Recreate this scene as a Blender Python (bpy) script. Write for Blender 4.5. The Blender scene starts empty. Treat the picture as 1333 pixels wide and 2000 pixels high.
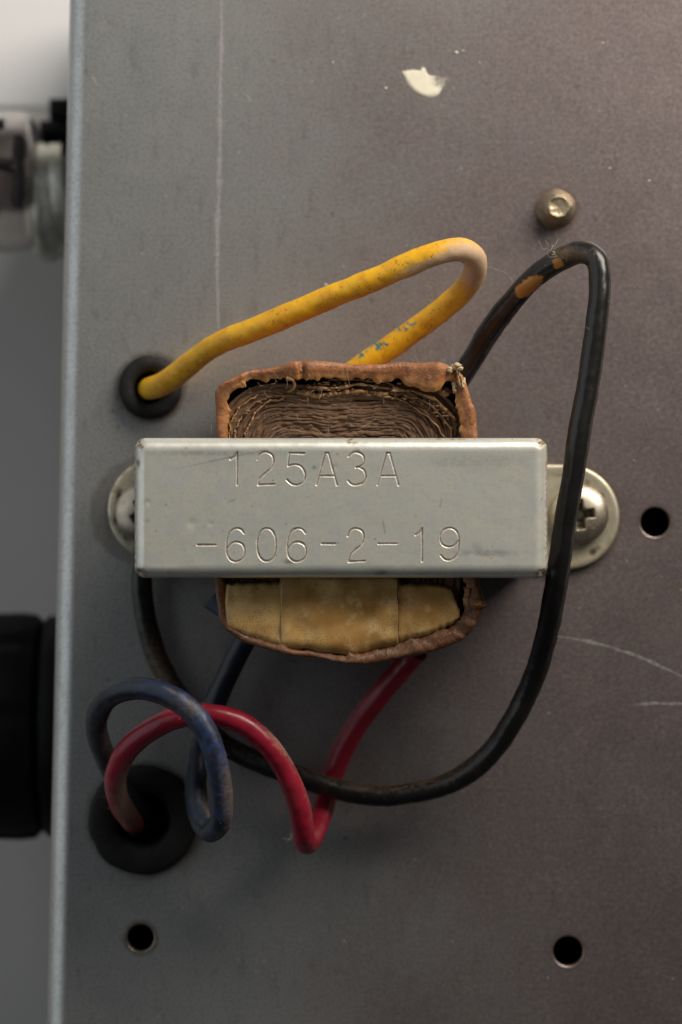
import bpy, math, random
import numpy as np
from mathutils import Vector, noise as mnoise

random.seed(7); RNG = np.random.default_rng(7)
MM = 0.001
SC = bpy.context.scene
COL = SC.collection

# ------------------------------------------------------------------ camera, world, lamps, exposure
CAMZ, S0 = 350.0, 18.7                      # camera height (mm) and photo pixels per mm on the chassis top
cam_d = bpy.data.cameras.new('camera'); cam = bpy.data.objects.new('camera', cam_d); COL.objects.link(cam)
cam.location = (0, 0, CAMZ * MM)
cam_d.sensor_width = 36.0; cam_d.sensor_fit = 'AUTO'
cam_d.lens = 36.0 * CAMZ / (2000.0 / S0)
cam_d.clip_start = 0.01; cam_d.clip_end = 20.0
cam_d.dof.use_dof = True; cam_d.dof.focus_distance = (CAMZ - 19.5) * MM; cam_d.dof.aperture_fstop = 20.0
cam_d.dof.aperture_blades = 7
SC.camera = cam
SC.view_settings.view_transform = 'Standard'; SC.view_settings.look = 'None'
SC.view_settings.exposure = 0.0; SC.view_settings.gamma = 1.0
SC.cycles.use_denoising = True

wd = bpy.data.worlds.new('World'); SC.world = wd; wd.use_nodes = True
wd.node_tree.nodes['Background'].inputs[0].default_value = (0.85, 0.93, 1.0, 1)
wd.node_tree.nodes['Background'].inputs[1].default_value = 0.022

def area(name, loc, target, sx, sy, power, color):
    ld = bpy.data.lights.new(name, 'AREA'); ld.shape = 'RECTANGLE'; ld.size = sx; ld.size_y = sy
    ld.energy = power; ld.color = color
    o = bpy.data.objects.new(name, ld); COL.objects.link(o); o.location = loc
    d = Vector(target) - Vector(loc); o.rotation_euler = d.to_track_quat('-Z', 'Y').to_euler()
    return o
area('key_lamp', (0.145, 0.212, 0.152), (0.0, 0.01, 0.0), 0.24, 0.13, 1.44, (1.0, 0.915, 0.81))
area('window_lamp', (-0.37, 0.14, 0.235), (-0.02, 0.05, 0.06), 0.75, 0.55, 0.86, (0.92, 0.97, 1.0))

# ------------------------------------------------------------------ helpers
def scl(z): return S0 * CAMZ / (CAMZ - z)
def W(px, py, z=0.0):
    s = scl(z); return np.array([(px - 666.5) / s, (1000.0 - py) / s, z])

def link_mesh(name, verts, faces, mat=None, parent=None, smooth=True, attrs=None, origin=(0, 0, 0)):
    v = np.asarray(verts, dtype=np.float64) - np.asarray(origin)
    me = bpy.data.meshes.new(name)
    me.from_pydata((v * MM).tolist(), [], faces if isinstance(faces, list) else faces.tolist())
    me.update()
    if smooth: me.polygons.foreach_set('use_smooth', np.ones(len(me.polygons), dtype=bool))
    for k, a in (attrs or {}).items():
        at = me.attributes.new(k, 'FLOAT', 'POINT'); at.data.foreach_set('value', np.asarray(a, dtype=np.float32))
    if mat: me.materials.append(mat)
    o = bpy.data.objects.new(name, me); COL.objects.link(o)
    if parent is not None: o.parent = parent
    else: o.location = Vector(origin) * MM
    return o

def empty(name, origin):
    o = bpy.data.objects.new(name, None); COL.objects.link(o); o.location = Vector(origin) * MM
    o.empty_display_size = 0.005
    return o

def tag(o, label=None, cat=None, group=None, kind=None):
    if label: o['label'] = label
    if cat: o['category'] = cat
    if group: o['group'] = group
    if kind: o['kind'] = kind
    return o

def grid_faces(nu, nv, cu=False, cv=False, flip=False):
    """vertex index = u * nv + v"""
    U = np.arange(nu if cu else nu - 1); V = np.arange(nv if cv else nv - 1)
    u, v = np.meshgrid(U, V, indexing='ij'); u = u.ravel(); v = v.ravel()
    u2 = (u + 1) % nu; v2 = (v + 1) % nv
    f = np.stack([u * nv + v, u2 * nv + v, u2 * nv + v2, u * nv + v2], 1)
    return f[:, ::-1] if flip else f

def spline(pts, n, closed=False):
    """centripetal Catmull-Rom, resampled evenly"""
    P = np.asarray(pts, dtype=float)
    if closed: Q = np.vstack([P[-1], P, P[0], P[1]])
    else: Q = np.vstack([2 * P[0] - P[1], P, 2 * P[-1] - P[-2]])
    out = []
    for i in range(1, len(Q) - 2):
        p0, p1, p2, p3 = Q[i - 1], Q[i], Q[i + 1], Q[i + 2]
        t0 = 0.0; t1 = t0 + max(np.linalg.norm(p1 - p0), 1e-6) ** .5
        t2 = t1 + max(np.linalg.norm(p2 - p1), 1e-6) ** .5; t3 = t2 + max(np.linalg.norm(p3 - p2), 1e-6) ** .5
        t = np.linspace(t1, t2, 40, endpoint=False)[:, None]
        A1 = (t1 - t) / (t1 - t0) * p0 + (t - t0) / (t1 - t0) * p1
        A2 = (t2 - t) / (t2 - t1) * p1 + (t - t1) / (t2 - t1) * p2
        A3 = (t3 - t) / (t3 - t2) * p2 + (t - t2) / (t3 - t2) * p3
        B1 = (t2 - t) / (t2 - t0) * A1 + (t - t0) / (t2 - t0) * A2
        B2 = (t3 - t) / (t3 - t1) * A2 + (t - t1) / (t3 - t1) * A3
        out.append((t2 - t) / (t2 - t1) * B1 + (t - t1) / (t2 - t1) * B2)
    if not closed: out.append(Q[-2][None])
    out = np.vstack(out)
    if closed: out = np.vstack([out, out[:1]])
    d = np.concatenate([[0], np.cumsum(np.linalg.norm(np.diff(out, axis=0), axis=1))])
    t = np.linspace(0, d[-1], n, endpoint=not closed)
    return np.stack([np.interp(t, d, out[:, k]) for k in range(out.shape[1])], 1)

def smooth1(a, k):
    ker = np.hanning(k + 2)[1:-1]; ker /= ker.sum()
    return np.convolve(np.pad(a, k // 2, mode='edge'), ker, mode='valid')[:len(a)]

def noise_arr(P, scale, seed=0, octaves=3):
    off = Vector((seed * 13.7, seed * 7.1, seed * 3.3))
    return np.array([mnoise.fractal(Vector(p) * scale + off, 0.6, 2.0, octaves) for p in P])

def rnd1(n, k, seed):
    r = np.random.default_rng(seed).normal(size=n + 4 * k)
    r = smooth1(r, k)[2 * k:2 * k + n]; return r / (r.std() + 1e-9)

def tube_frames(C):
    T = np.gradient(C, axis=0); T /= np.linalg.norm(T, axis=1)[:, None]
    N = np.zeros_like(C); up = np.array([0, 0, 1.0])
    n = up - T[0] * np.dot(up, T[0])
    if np.linalg.norm(n) < .05: n = np.array([0, 1.0, 0])- T[0] * T[0][1]
    n /= np.linalg.norm(n); N[0] = n
    for i in range(1, len(C)):
        n = N[i - 1] - T[i] * np.dot(N[i - 1], T[i]); n /= np.linalg.norm(n); N[i] = n
    return T, N, np.cross(T, N)

def tube(C, R, nseg=36, wob=0.0, seed=1):
    n = len(C); T, N, B = tube_frames(C)
    a = np.linspace(0, 2 * np.pi, nseg, endpoint=False)
    rr = np.broadcast_to(np.asarray(R, dtype=float).reshape(-1, 1), (n, nseg)).copy()
    ring = np.cos(a)[None, :, None] * N[:, None] + np.sin(a)[None, :, None] * B[:, None]
    V = (C[:, None] + ring * rr[..., None])
    if wob:
        d = noise_arr(V.reshape(-1, 3), 0.55, seed, 2).reshape(n, nseg)
        V = V + ring * (d * wob)[..., None]
    V = V.reshape(-1, 3); f = grid_faces(n, nseg, cv=True).tolist()
    f.append(list(range(nseg))[::-1]); f.append([(n - 1) * nseg + i for i in range(nseg)])
    return V, f, ring.reshape(-1, 3)

def lathe(prof, nseg=64, axis='z', center=(0, 0, 0)):
    """prof: list of (radius, height)"""
    p = np.asarray(prof, float); a = np.linspace(0, 2 * np.pi, nseg, endpoint=False)
    V = np.zeros((nseg, len(p), 3))
    V[..., 0] = np.cos(a)[:, None] * p[:, 0]; V[..., 1] = np.sin(a)[:, None] * p[:, 0]; V[..., 2] = p[:, 1]
    V = V.reshape(-1, 3)
    if axis == 'x': V = V[:, [2, 0, 1]]
    return V + np.asarray(center), grid_faces(nseg, len(p), cu=True)

def boxv(x0, x1, y0, y1, z0, z1, b=0.0):
    v = []
    for z, i in ((z0, 0), (z0 + b, 1), (z1 - b, 1), (z1, 0)) if b else ((z0, 0), (z1, 0)):
        k = b * (1 - i) if b else 0
        v += [(x0 + k, y0 + k, z), (x1 - k, y0 + k, z), (x1 - k, y1 - k, z), (x0 + k, y1 - k, z)]
    L = len(v) // 4; f = [[3, 2, 1, 0], [4 * L - 4, 4 * L - 3, 4 * L - 2, 4 * L - 1]]
    for l in range(L - 1):
        for i in range(4):
            j = (i + 1) % 4; f.append([4 * l + i, 4 * l + j, 4 * l + 4 + j, 4 * l + 4 + i])
    return v, f

def joined(parts):
    V, F = [], []
    for v, f in parts:
        n = len(V); V += [tuple(q) for q in v]; F += [[i + n for i in ff] for ff in (f if isinstance(f, list) else f.tolist())]
    return V, F

# ------------------------------------------------------------------ material helper
class M:
    def __init__(s, name):
        s.m = bpy.data.materials.new(name); s.m.use_nodes = True; s.t = s.m.node_tree
        s.b = s.t.nodes['Principled BSDF']
        tc = s.t.nodes.new('ShaderNodeTexCoord'); vm = s.t.nodes.new('ShaderNodeVectorMath'); vm.operation = 'SCALE'
        vm.inputs['Scale'].default_value = 1000.0; s.t.links.new(tc.outputs['Object'], vm.inputs[0]); s.co = vm.outputs[0]
    def lk(s, v, sock):
        if v is None: return
        if isinstance(v, bpy.types.NodeSocket): s.t.links.new(v, sock)
        elif isinstance(v, (tuple, list)): sock.default_value = (*v, 1) if len(v) == 3 and sock.type == 'RGBA' else v
        else: sock.default_value = v
    def n(s, t): return s.t.nodes.new(t)
    def noise(s, scale, detail=4, rough=.6, vec=None, dist=0.0, out='Fac'):
        n = s.n('ShaderNodeTexNoise'); n.inputs['Scale'].default_value = scale; n.inputs['Detail'].default_value = detail
        n.inputs['Roughness'].default_value = rough; n.inputs['Distortion'].default_value = dist
        s.t.links.new(vec or s.co, n.inputs['Vector']); return n.outputs[out]
    def vor(s, scale, vec=None, out='Distance', feature='F1', rand=1.0):
        n = s.n('ShaderNodeTexVoronoi'); n.feature = feature; n.inputs['Scale'].default_value = scale
        n.inputs['Randomness'].default_value = rand
        s.t.links.new(vec or s.co, n.inputs['Vector']); return n.outputs[out]
    def map(s, scale=(1, 1, 1), rot=(0, 0, 0), loc=(0, 0, 0), vec=None):
        n = s.n('ShaderNodeMapping'); n.inputs['Scale'].default_value = scale; n.inputs['Rotation'].default_value = rot
        n.inputs['Location'].default_value = loc
        s.t.links.new(vec or s.co, n.inputs['Vector']); return n.outputs[0]
    def rng(s, v, a, b, c=0.0, d=1.0):
        n = s.n('ShaderNodeMapRange'); n.interpolation_type = 'SMOOTHSTEP'
        for i, q in zip((1, 2, 3, 4), (a, b, c, d)): n.inputs[i].default_value = q
        s.lk(v, n.inputs[0]); return n.outputs[0]
    def math(s, op, a, b=None, clamp=False):
        n = s.n('ShaderNodeMath'); n.operation = op; n.use_clamp = clamp; s.lk(a, n.inputs[0])
        if b is not None: s.lk(b, n.inputs[1])
        return n.outputs[0]
    def mix(s, f, a, b, mode='MIX'):
        n = s.n('ShaderNodeMix'); n.data_type = 'RGBA'; n.blend_type = mode
        s.lk(f, n.inputs[0]); s.lk(a, n.inputs[6]); s.lk(b, n.inputs[7]); return n.outputs[2]
    def mixf(s, f, a, b):
        n = s.n('ShaderNodeMix'); n.data_type = 'FLOAT'; s.lk(f, n.inputs[0]); s.lk(a, n.inputs[2]); s.lk(b, n.inputs[3]); return n.outputs[0]
    def attr(s, name):
        n = s.n('ShaderNodeAttribute'); n.attribute_name = name; return n.outputs['Fac']
    def sep(s, v=None):
        n = s.n('ShaderNodeSeparateXYZ'); s.t.links.new(v or s.co, n.inputs[0]); return n.outputs
    def up(s):
        n = s.n('ShaderNodeNewGeometry'); return s.sep(n.outputs['Normal'])[2]
    def bump(s, h, strength, dist_mm, prev=None):
        n = s.n('ShaderNodeBump'); n.inputs['Strength'].default_value = strength; n.inputs['Distance'].default_value = dist_mm * MM
        s.lk(h, n.inputs['Height'])
        if prev is not None: s.t.links.new(prev, n.inputs['Normal'])
        return n.outputs[0]
    def done(s, color=None, rough=None, metal=None, normal=None, **kw):
        b = s.b.inputs
        s.lk(color, b['Base Color']); s.lk(rough, b['Roughness']); s.lk(metal, b['Metallic'])
        if normal is not None: s.lk(normal, b['Normal'])
        for k, v in kw.items(): s.lk(v, b[k.replace('_', ' ')])
        return s.m

# ------------------------------------------------------------------ materials
def mat_plate():
    m = M('chassis_steel')
    x, y, z = m.sep()
    big = m.noise(.035, 3, .5); mid = m.noise(.22, 5, .6); fine = m.noise(2.6, 3, .65); grain = m.noise(9, 2, .6)
    # tarnish film, with reflected light on the left painted into it: bluish zinc on one side, purple brown over the rest, with a cloudy border
    t = m.math('ADD', m.math('MULTIPLY', x, .019), m.math('MULTIPLY', m.math('SUBTRACT', big, .5), 1.0))
    t = m.math('ADD', t, m.math('MULTIPLY', m.math('SUBTRACT', mid, .5), .6))
    tarnish_light = m.rng(t, -.46, .50)
    c = m.mix(tarnish_light, (.56, .585, .58), (.30, .240, .243))
    c = m.mix(m.rng(mid, .35, .75, 0, .10), c, (.27, .25, .23))
    c = m.mix(m.rng(fine, .38, .68, 0, .75), c, m.mix(.5, c, (.50, .45, .43)))
    c = m.mix(m.rng(m.noise(4.0, 3, .7), .46, .64, 0, .36), c, (.10, .085, .085))
    c = m.mix(m.rng(m.noise(1.5, 4, .7, m.map(loc=(4, 1, 2))), .50, .66, 0, .35), c, m.mix(.5, c, (.60, .54, .50)))
    c = m.mix(m.rng(m.noise(.8, 5, .7, m.map((1, .35, 1), (0, 0, .2))), .52, .70, 0, .22), c, (.14, .115, .11))
    c = m.mix(m.rng(grain, .52, .72, 0, .4), c, (.48, .45, .43))
    # brown freckles and pale specks of dust
    v1 = m.vor(.42); c = m.mix(m.math('MULTIPLY', m.rng(v1, .04, .17, .45, 0), m.rng(m.noise(.16, 3, .6, m.map(loc=(7, 3, 1))), .48, .60)), c, (.18, .13, .07))
    v2 = m.vor(.75, m.map(loc=(3, 9, 0))); sel = m.rng(m.noise(.3, 2), .48, .62)
    sp = m.math('MULTIPLY', m.rng(v2, .03, .10, .8, 0), sel); c = m.mix(sp, c, (.45, .40, .33))
    # brown grime creeping out round each hole and grommet
    for hp in ((275, 1832, 26, .75), (1110, 1858, 29, .35), (1280, 1020, 28, .35), (295, 757, 62, .6), (281, 1600, 107, .4), (1087, 410, 36, .5), (284, 1000, 100, .4), (1108, 1010, 102, .35)):
        q = W(hp[0], hp[1], 0); n_ = m.n('ShaderNodeVectorMath'); n_.operation = 'DISTANCE'; m.t.links.new(m.co, n_.inputs[0]); n_.inputs[1].default_value = (q[0], q[1], 0)
        dd = m.math('ADD', n_.outputs['Value'], m.math('MULTIPLY', m.math('SUBTRACT', m.noise(.9, 4, .7), .5), .9))
        c = m.mix(m.rng(dd, hp[2] / S0 + .05, hp[2] / S0 + .75, hp[3], 0), c, (.17, .115, .07))
    # brown dust gathered in the middle
    dustn = m.math('MULTIPLY', m.rng(m.noise(.10, 4, .6), .50, .72), m.rng(m.noise(1.4, 4, .7), .40, .65))
    c = m.mix(m.math('MULTIPLY', dustn, .03), c, (.36, .29, .22))
    rough = m.math('ADD', m.rng(mid, .3, .7, .38, .41), m.math('MULTIPLY', fine, .06))
    metal = m.mixf(m.math('MAXIMUM', sp, m.math('MULTIPLY', dustn, .08)), .93, .05)
    nb = m.bump(m.noise(5, 3, .6), .30, .02); nb = m.bump(m.noise(.08, 1, .5), .12, .25, nb)
    return m.done(c, rough, metal, nb)

def mat_bracket():
    m = M('tinned_steel')
    groove, scuff, rust = m.attr('groove'), m.attr('scuff'), m.attr('rust')
    n1 = m.noise(.45, 4, .6); n2 = m.noise(3.2, 4, .65); st = m.noise(1.0, 5, .7, m.map((1.8, .18, 1), (0, 0, .5)))
    n3 = m.noise(11, 2, .6)
    c = m.mix(m.rng(n1, .3, .7), (.75, .75, .66), (.62, .645, .605))
    c = m.mix(m.rng(n2, .45, .75, 0, .35), c, (.46, .43, .36))
    c = m.mix(m.rng(st, .57, .66, 0, .25), c, (.70, .71, .69))
    c = m.mix(m.rng(n3, .62, .75, 0, .25), c, (.30, .27, .22))
    v = m.vor(.55); c = m.mix(m.rng(v, .03, .09, .55, 0), c, (.30, .22, .13))
    c = m.mix(m.math('MULTIPLY', groove, m.rng(n2, .25, .6, .45, .95)), c, (.20, .13, .085))
    c = m.mix(m.math('MULTIPLY', scuff, m.rng(n2, .3, .55, .3, .9)), c, (.17, .175, .19))
    rm = m.math('MULTIPLY', rust, m.rng(m.noise(2.2, 5, .7), .38, .55), True)
    c = m.mix(rm, c, (.16, .10, .05))
    rough = m.math('ADD', m.rng(n1, .3, .7, .32, .40), m.math('MULTIPLY', m.math('MAXIMUM', rm, groove), .4))
    gd = m.math('MULTIPLY', groove, m.rng(n2, .25, .6, .55, 1.0))
    metal = m.mixf(m.math('MAXIMUM', rm, gd), .55, .0)
    nb = m.bump(m.noise(.3, 2, .5), .30, .25); nb = m.bump(n2, .12, .03, nb); nb = m.bump(st, .10, .02, nb)
    return m.done(c, rough, metal, nb)

def mat_wire(name, base, dark, dust, dust_amt, rough, extra=None, grime=.0):
    m = M(name)
    n1 = m.noise(.5, 4, .6); n2 = m.noise(2.5, 5, .7); n3 = m.noise(8, 3, .7)
    d = m.attr('dust')
    c = m.mix(m.rng(n1, .35, .7, 0, .6), base, dark)
    c = m.mix(m.rng(n2, .60, .72, 0, .6), c, tuple(q * .45 for q in dark))
    if extra: c = m.mix(m.math('MULTIPLY', m.attr('chip'), 1.0), c, extra)
    if grime:
        sp = m.rng(m.noise(1.6, 7, .78, dist=.6), .56, .66, 0, grime); c = m.mix(sp, c, (.075, .042, .020))
        cr = m.vor(1.1, m.map((1, 1, 1), (.4, .2, .7)), feature='DISTANCE_TO_EDGE'); c = m.mix(m.math('MULTIPLY', m.rng(cr, .004, .03, .5, 0), m.rng(n1, .5, .6)), c, (.10, .05, .02))
    n4 = m.noise(14, 3, .8); lay = m.math('ADD', m.math('MULTIPLY', n2, .8), m.math('MULTIPLY', m.math('ADD', n3, n4), .32))
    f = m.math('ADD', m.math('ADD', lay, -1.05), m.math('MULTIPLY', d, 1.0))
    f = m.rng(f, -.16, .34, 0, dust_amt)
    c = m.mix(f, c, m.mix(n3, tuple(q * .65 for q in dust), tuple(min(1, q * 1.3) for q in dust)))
    r = m.mixf(f, rough, .95)
    nb = m.bump(n1, .2, .2); nb = m.bump(m.math('MULTIPLY', f, n3), .6, .12, nb); nb = m.bump(n2, .12, .05, nb)
    return m.done(c, r, 0.0, nb)

def mat_paper(name, a, b, edge, sss=0.0, rough=.75):
    m = M(name)
    n1 = m.noise(.35, 4, .6); n2 = m.noise(2.2, 5, .7); n3 = m.noise(9, 3, .7); fb = m.noise(1.0, 4, .7, m.map((.6, 5, 5)))
    c = m.mix(m.rng(n1, .3, .7), a, b)
    c = m.mix(m.rng(fb, .48, .66, 0, .75), c, tuple(q * .35 for q in a))
    c = m.mix(m.math('MULTIPLY', m.attr('edge'), m.rng(n2, .2, .6, .3, 1)), c, edge)
    yy = m.sep()[1]; low_shade = m.rng(m.math('ADD', m.math('MULTIPLY', yy, -.25), m.math('MULTIPLY', m.math('SUBTRACT', n1, .5), 3.0)), 1.2, 3.0)  # shade below the bracket painted as darker brown toward the coil's lower end
    c = m.mix(m.math('MULTIPLY', low_shade, .85), c, m.mix(n2, (.06, .022, .010), (.14, .055, .020)))
    crl = m.noise(.8, 5, .6, m.map((1.0, .5, 1.0), (.3, .5, .6)), dist=1.6)
    c = m.mix(m.rng(crl, .56, .66, 0, .55), c, tuple(q * .4 for q in a))
    up = m.rng(m.up(), .3, .95)
    dst = m.math('MULTIPLY', up, m.math('MULTIPLY', m.rng(n3, .45, .65), m.rng(n2, .45, .65, .05, .55)))
    c = m.mix(dst, c, (.42, .32, .22))
    nb = m.bump(n2, .35, .12); nb = m.bump(n3, .4, .05, nb); nb = m.bump(n1, .4, .5, nb); nb = m.bump(crl, .5, .25, nb)
    return m.done(c, m.mixf(dst, m.rng(n1, .35, .65, .33, min(rough, .6)), .95), 0.0, nb)

def mat_layers():
    m = M('winding_paper')
    k = m.attr('tone'); n2 = m.noise(2.0, 5, .7); n3 = m.noise(7, 4, .75); fb = m.noise(1, 4, .7, m.map((.5, 6, 3)))
    c = m.mix(k, (.12, .062, .034), (.235, .138, .075))
    c = m.mix(m.rng(fb, .35, .7, 0, .5), c, (.08, .045, .025))
    c = m.mix(m.rng(n3, .55, .72, 0, .40), c, (.34, .23, .13))
    c = m.mix(m.rng(n2, .60, .72, 0, .5), c, (.33, .22, .08))
    nb = m.bump(n3, .6, .10); nb = m.bump(fb, .4, .10, nb)
    return m.done(c, .85, 0, nb)

def mat_cloth():
    m = M('stained_cloth_tape')
    n1 = m.noise(.28, 3, .5); n2 = m.noise(.55, 4, .6, m.map(loc=(9, 2, 0))); n3 = m.noise(4, 4, .7)
    cell = m.vor(3.3, rand=.6)
    c = m.mix(m.rng(n1, .35, .65), (.52, .285, .085), (.68, .44, .17))
    c = m.mix(m.rng(m.noise(.22, 3, .5, m.map(loc=(2, 5, 0))), .50, .68, 0, .5), c, (.40, .20, .055))
    c = m.mix(m.math('MULTIPLY', m.attr('stain'), m.rng(n2, .2, .6, .6, 1.15), True), c, (.34, .15, .025))
    c = m.mix(m.rng(m.noise(.7, 4, .65, m.map(loc=(1, 8, 3))), .52, .66, 0, .45), c, (.74, .56, .29))
    c = m.mix(m.math('MULTIPLY', m.rng(cell, .10, .34, .8, 0), m.rng(n1, .4, .6, .35, 1)), c, (.22, .12, .045))
    c = m.mix(m.rng(n3, .62, .75, 0, .25), c, (.20, .13, .07))
    c = m.mix(m.math('MULTIPLY', m.attr('edge'), m.rng(n2, .3, .65, .05, .7)), c, (.24, .14, .06))
    nb = m.bump(cell, .12, .05); nb = m.bump(m.noise(.45, 2, .5), .20, .4, nb)
    return m.done(c, .38, 0, nb)

def mat_rubber(name, base, dust=.25):
    m = M(name); n1 = m.noise(.8, 4, .6); n2 = m.noise(4, 5, .75)
    c = m.mix(m.rng(n1, .3, .7), base, tuple(q * 1.7 for q in base))
    f = m.math('MULTIPLY', m.rng(n2, .52, .72, 0, dust), m.rng(m.up(), .2, .9))
    c = m.mix(f, c, (.27, .20, .14))
    nb = m.bump(n2, .3, .06)
    return m.done(c, m.mixf(f, .7, .95), 0, nb, Specular_IOR_Level=.3)

def mat_metal(name, a, b, rough=.3, stain=(.20, .13, .04), amt=.4, metal=.95):
    m = M(name); n1 = m.noise(.7, 4, .6); n2 = m.noise(2.6, 5, .7)
    c = m.mix(m.rng(n1, .35, .65), a, b); f = m.rng(n2, .54, .70, 0, amt); c = m.mix(f, c, stain)
    dd = m.math('MULTIPLY', m.attr('dirt_dark'), .85); c = m.mix(dd, c, (.05, .035, .022)); f = m.math('MAXIMUM', f, dd)
    nb = m.bump(n2, .15, .04)
    return m.done(c, m.mixf(f, rough, .75), m.mixf(f, metal, .2), nb)

def mat_plain(name, c1, c2, rough, scale=.6, bump=.1, spec=.4):
    m = M(name); n = m.noise(scale, 4, .6); return m.done(m.mix(m.rng(n, .3, .7), c1, c2), rough, 0, m.bump(n, bump, .1), Specular_IOR_Level=spec)

MAT_PLATE = mat_plate(); MAT_BRACKET = mat_bracket()
MAT_FOOT = mat_metal('plated_foot', (.60, .56, .44), (.52, .48, .36), .42, (.40, .26, .07), .6, .75)
MAT_SCREW = mat_metal('nickel_screw', (.56, .50, .41), (.44, .38, .30), .40, (.20, .14, .08), .5)
MAT_RIVET = mat_metal('brass_rivet', (.46, .39, .27), (.34, .28, .19), .48, (.16, .12, .07), .55)
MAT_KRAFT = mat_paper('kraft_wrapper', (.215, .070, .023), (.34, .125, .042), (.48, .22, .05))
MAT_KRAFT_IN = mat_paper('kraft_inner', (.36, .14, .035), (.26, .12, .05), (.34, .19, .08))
MAT_LAYER = mat_layers(); MAT_CLOTH = mat_cloth()
MAT_CORE = mat_metal('core_iron', (.10, .09, .085), (.14, .12, .10), .55, (.10, .05, .02), .6, .5)
MAT_GROM = mat_rubber('grommet_rubber', (.0045, .0045, .005), .06); MAT_GROM2 = mat_rubber('grommet_rubber_dusty', (.006, .0057, .0057), .12)
MAT_BLUETAPE = mat_plain('blue_tape', (.008, .02, .05), (.015, .03, .06), .45)
MAT_BLACKPL = mat_plain('black_plastic', (.0025, .0025, .0028), (.004, .004, .0044), .55, .6, .1, .12)
MAT_INSIDE = mat_plain('chassis_inside', (.03, .03, .03), (.02, .02, .02), .8)
MAT_YEL = mat_wire('yellow_insulation', (.82, .44, .006), (.64, .27, .006), (.56, .42, .31), .82, .42, (.07, .20, .17), .85)
MAT_BLK = mat_wire('black_insulation', (.010, .0095, .0095), (.013, .012, .011), (.26, .16, .08), .55, .29, (.50, .21, .035))
MAT_RED = mat_wire('red_insulation', (.30, .012, .032), (.18, .010, .020), (.36, .24, .17), .8, .31, None, .6)
MAT_BLU = mat_wire('blue_insulation', (.011, .019, .036), (.008, .011, .019), (.17, .12, .08), .50, .42, (.014, .034, .11), .3)
MAT_LINT = mat_plain('lint', (.50, .43, .34), (.38, .30, .22), .9)
MAT_PAINT = mat_plain('cream_paint', (.78, .74, .58), (.70, .66, .52), .5, .9, .3)
def mat_scratch():
    m = M('scratch_mark'); n = m.noise(2.5, 4, .75); e = m.attr('edge')
    a = m.math('MULTIPLY', m.rng(n, .32, .68, .10, .62), m.math('SUBTRACT', 1.0, e), True)
    return m.done((.62, .61, .60), .55, .45, None, Alpha=a)
MAT_SCRATCH = mat_scratch()
def mat_glass():
    m = M('tube_glass'); return m.done((.90, .88, .87), .22, 0, None, Transmission_Weight=1.0, IOR=1.45)
MAT_GLASS = mat_glass()

# ------------------------------------------------------------------ the setting: table and paper under the chassis
TZ = -62.0
v, f = boxv(-700, 700, -700, 700, TZ - 25, TZ, 2)
tbl = link_mesh('tabletop', v, f, mat_plain('grey_table', (.48, .465, .445), (.52, .505, .48), .6, .01, .02), smooth=False)
tag(tbl, 'plain grey tabletop blurred far below the left edge of the chassis', 'table', kind='structure')

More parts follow.
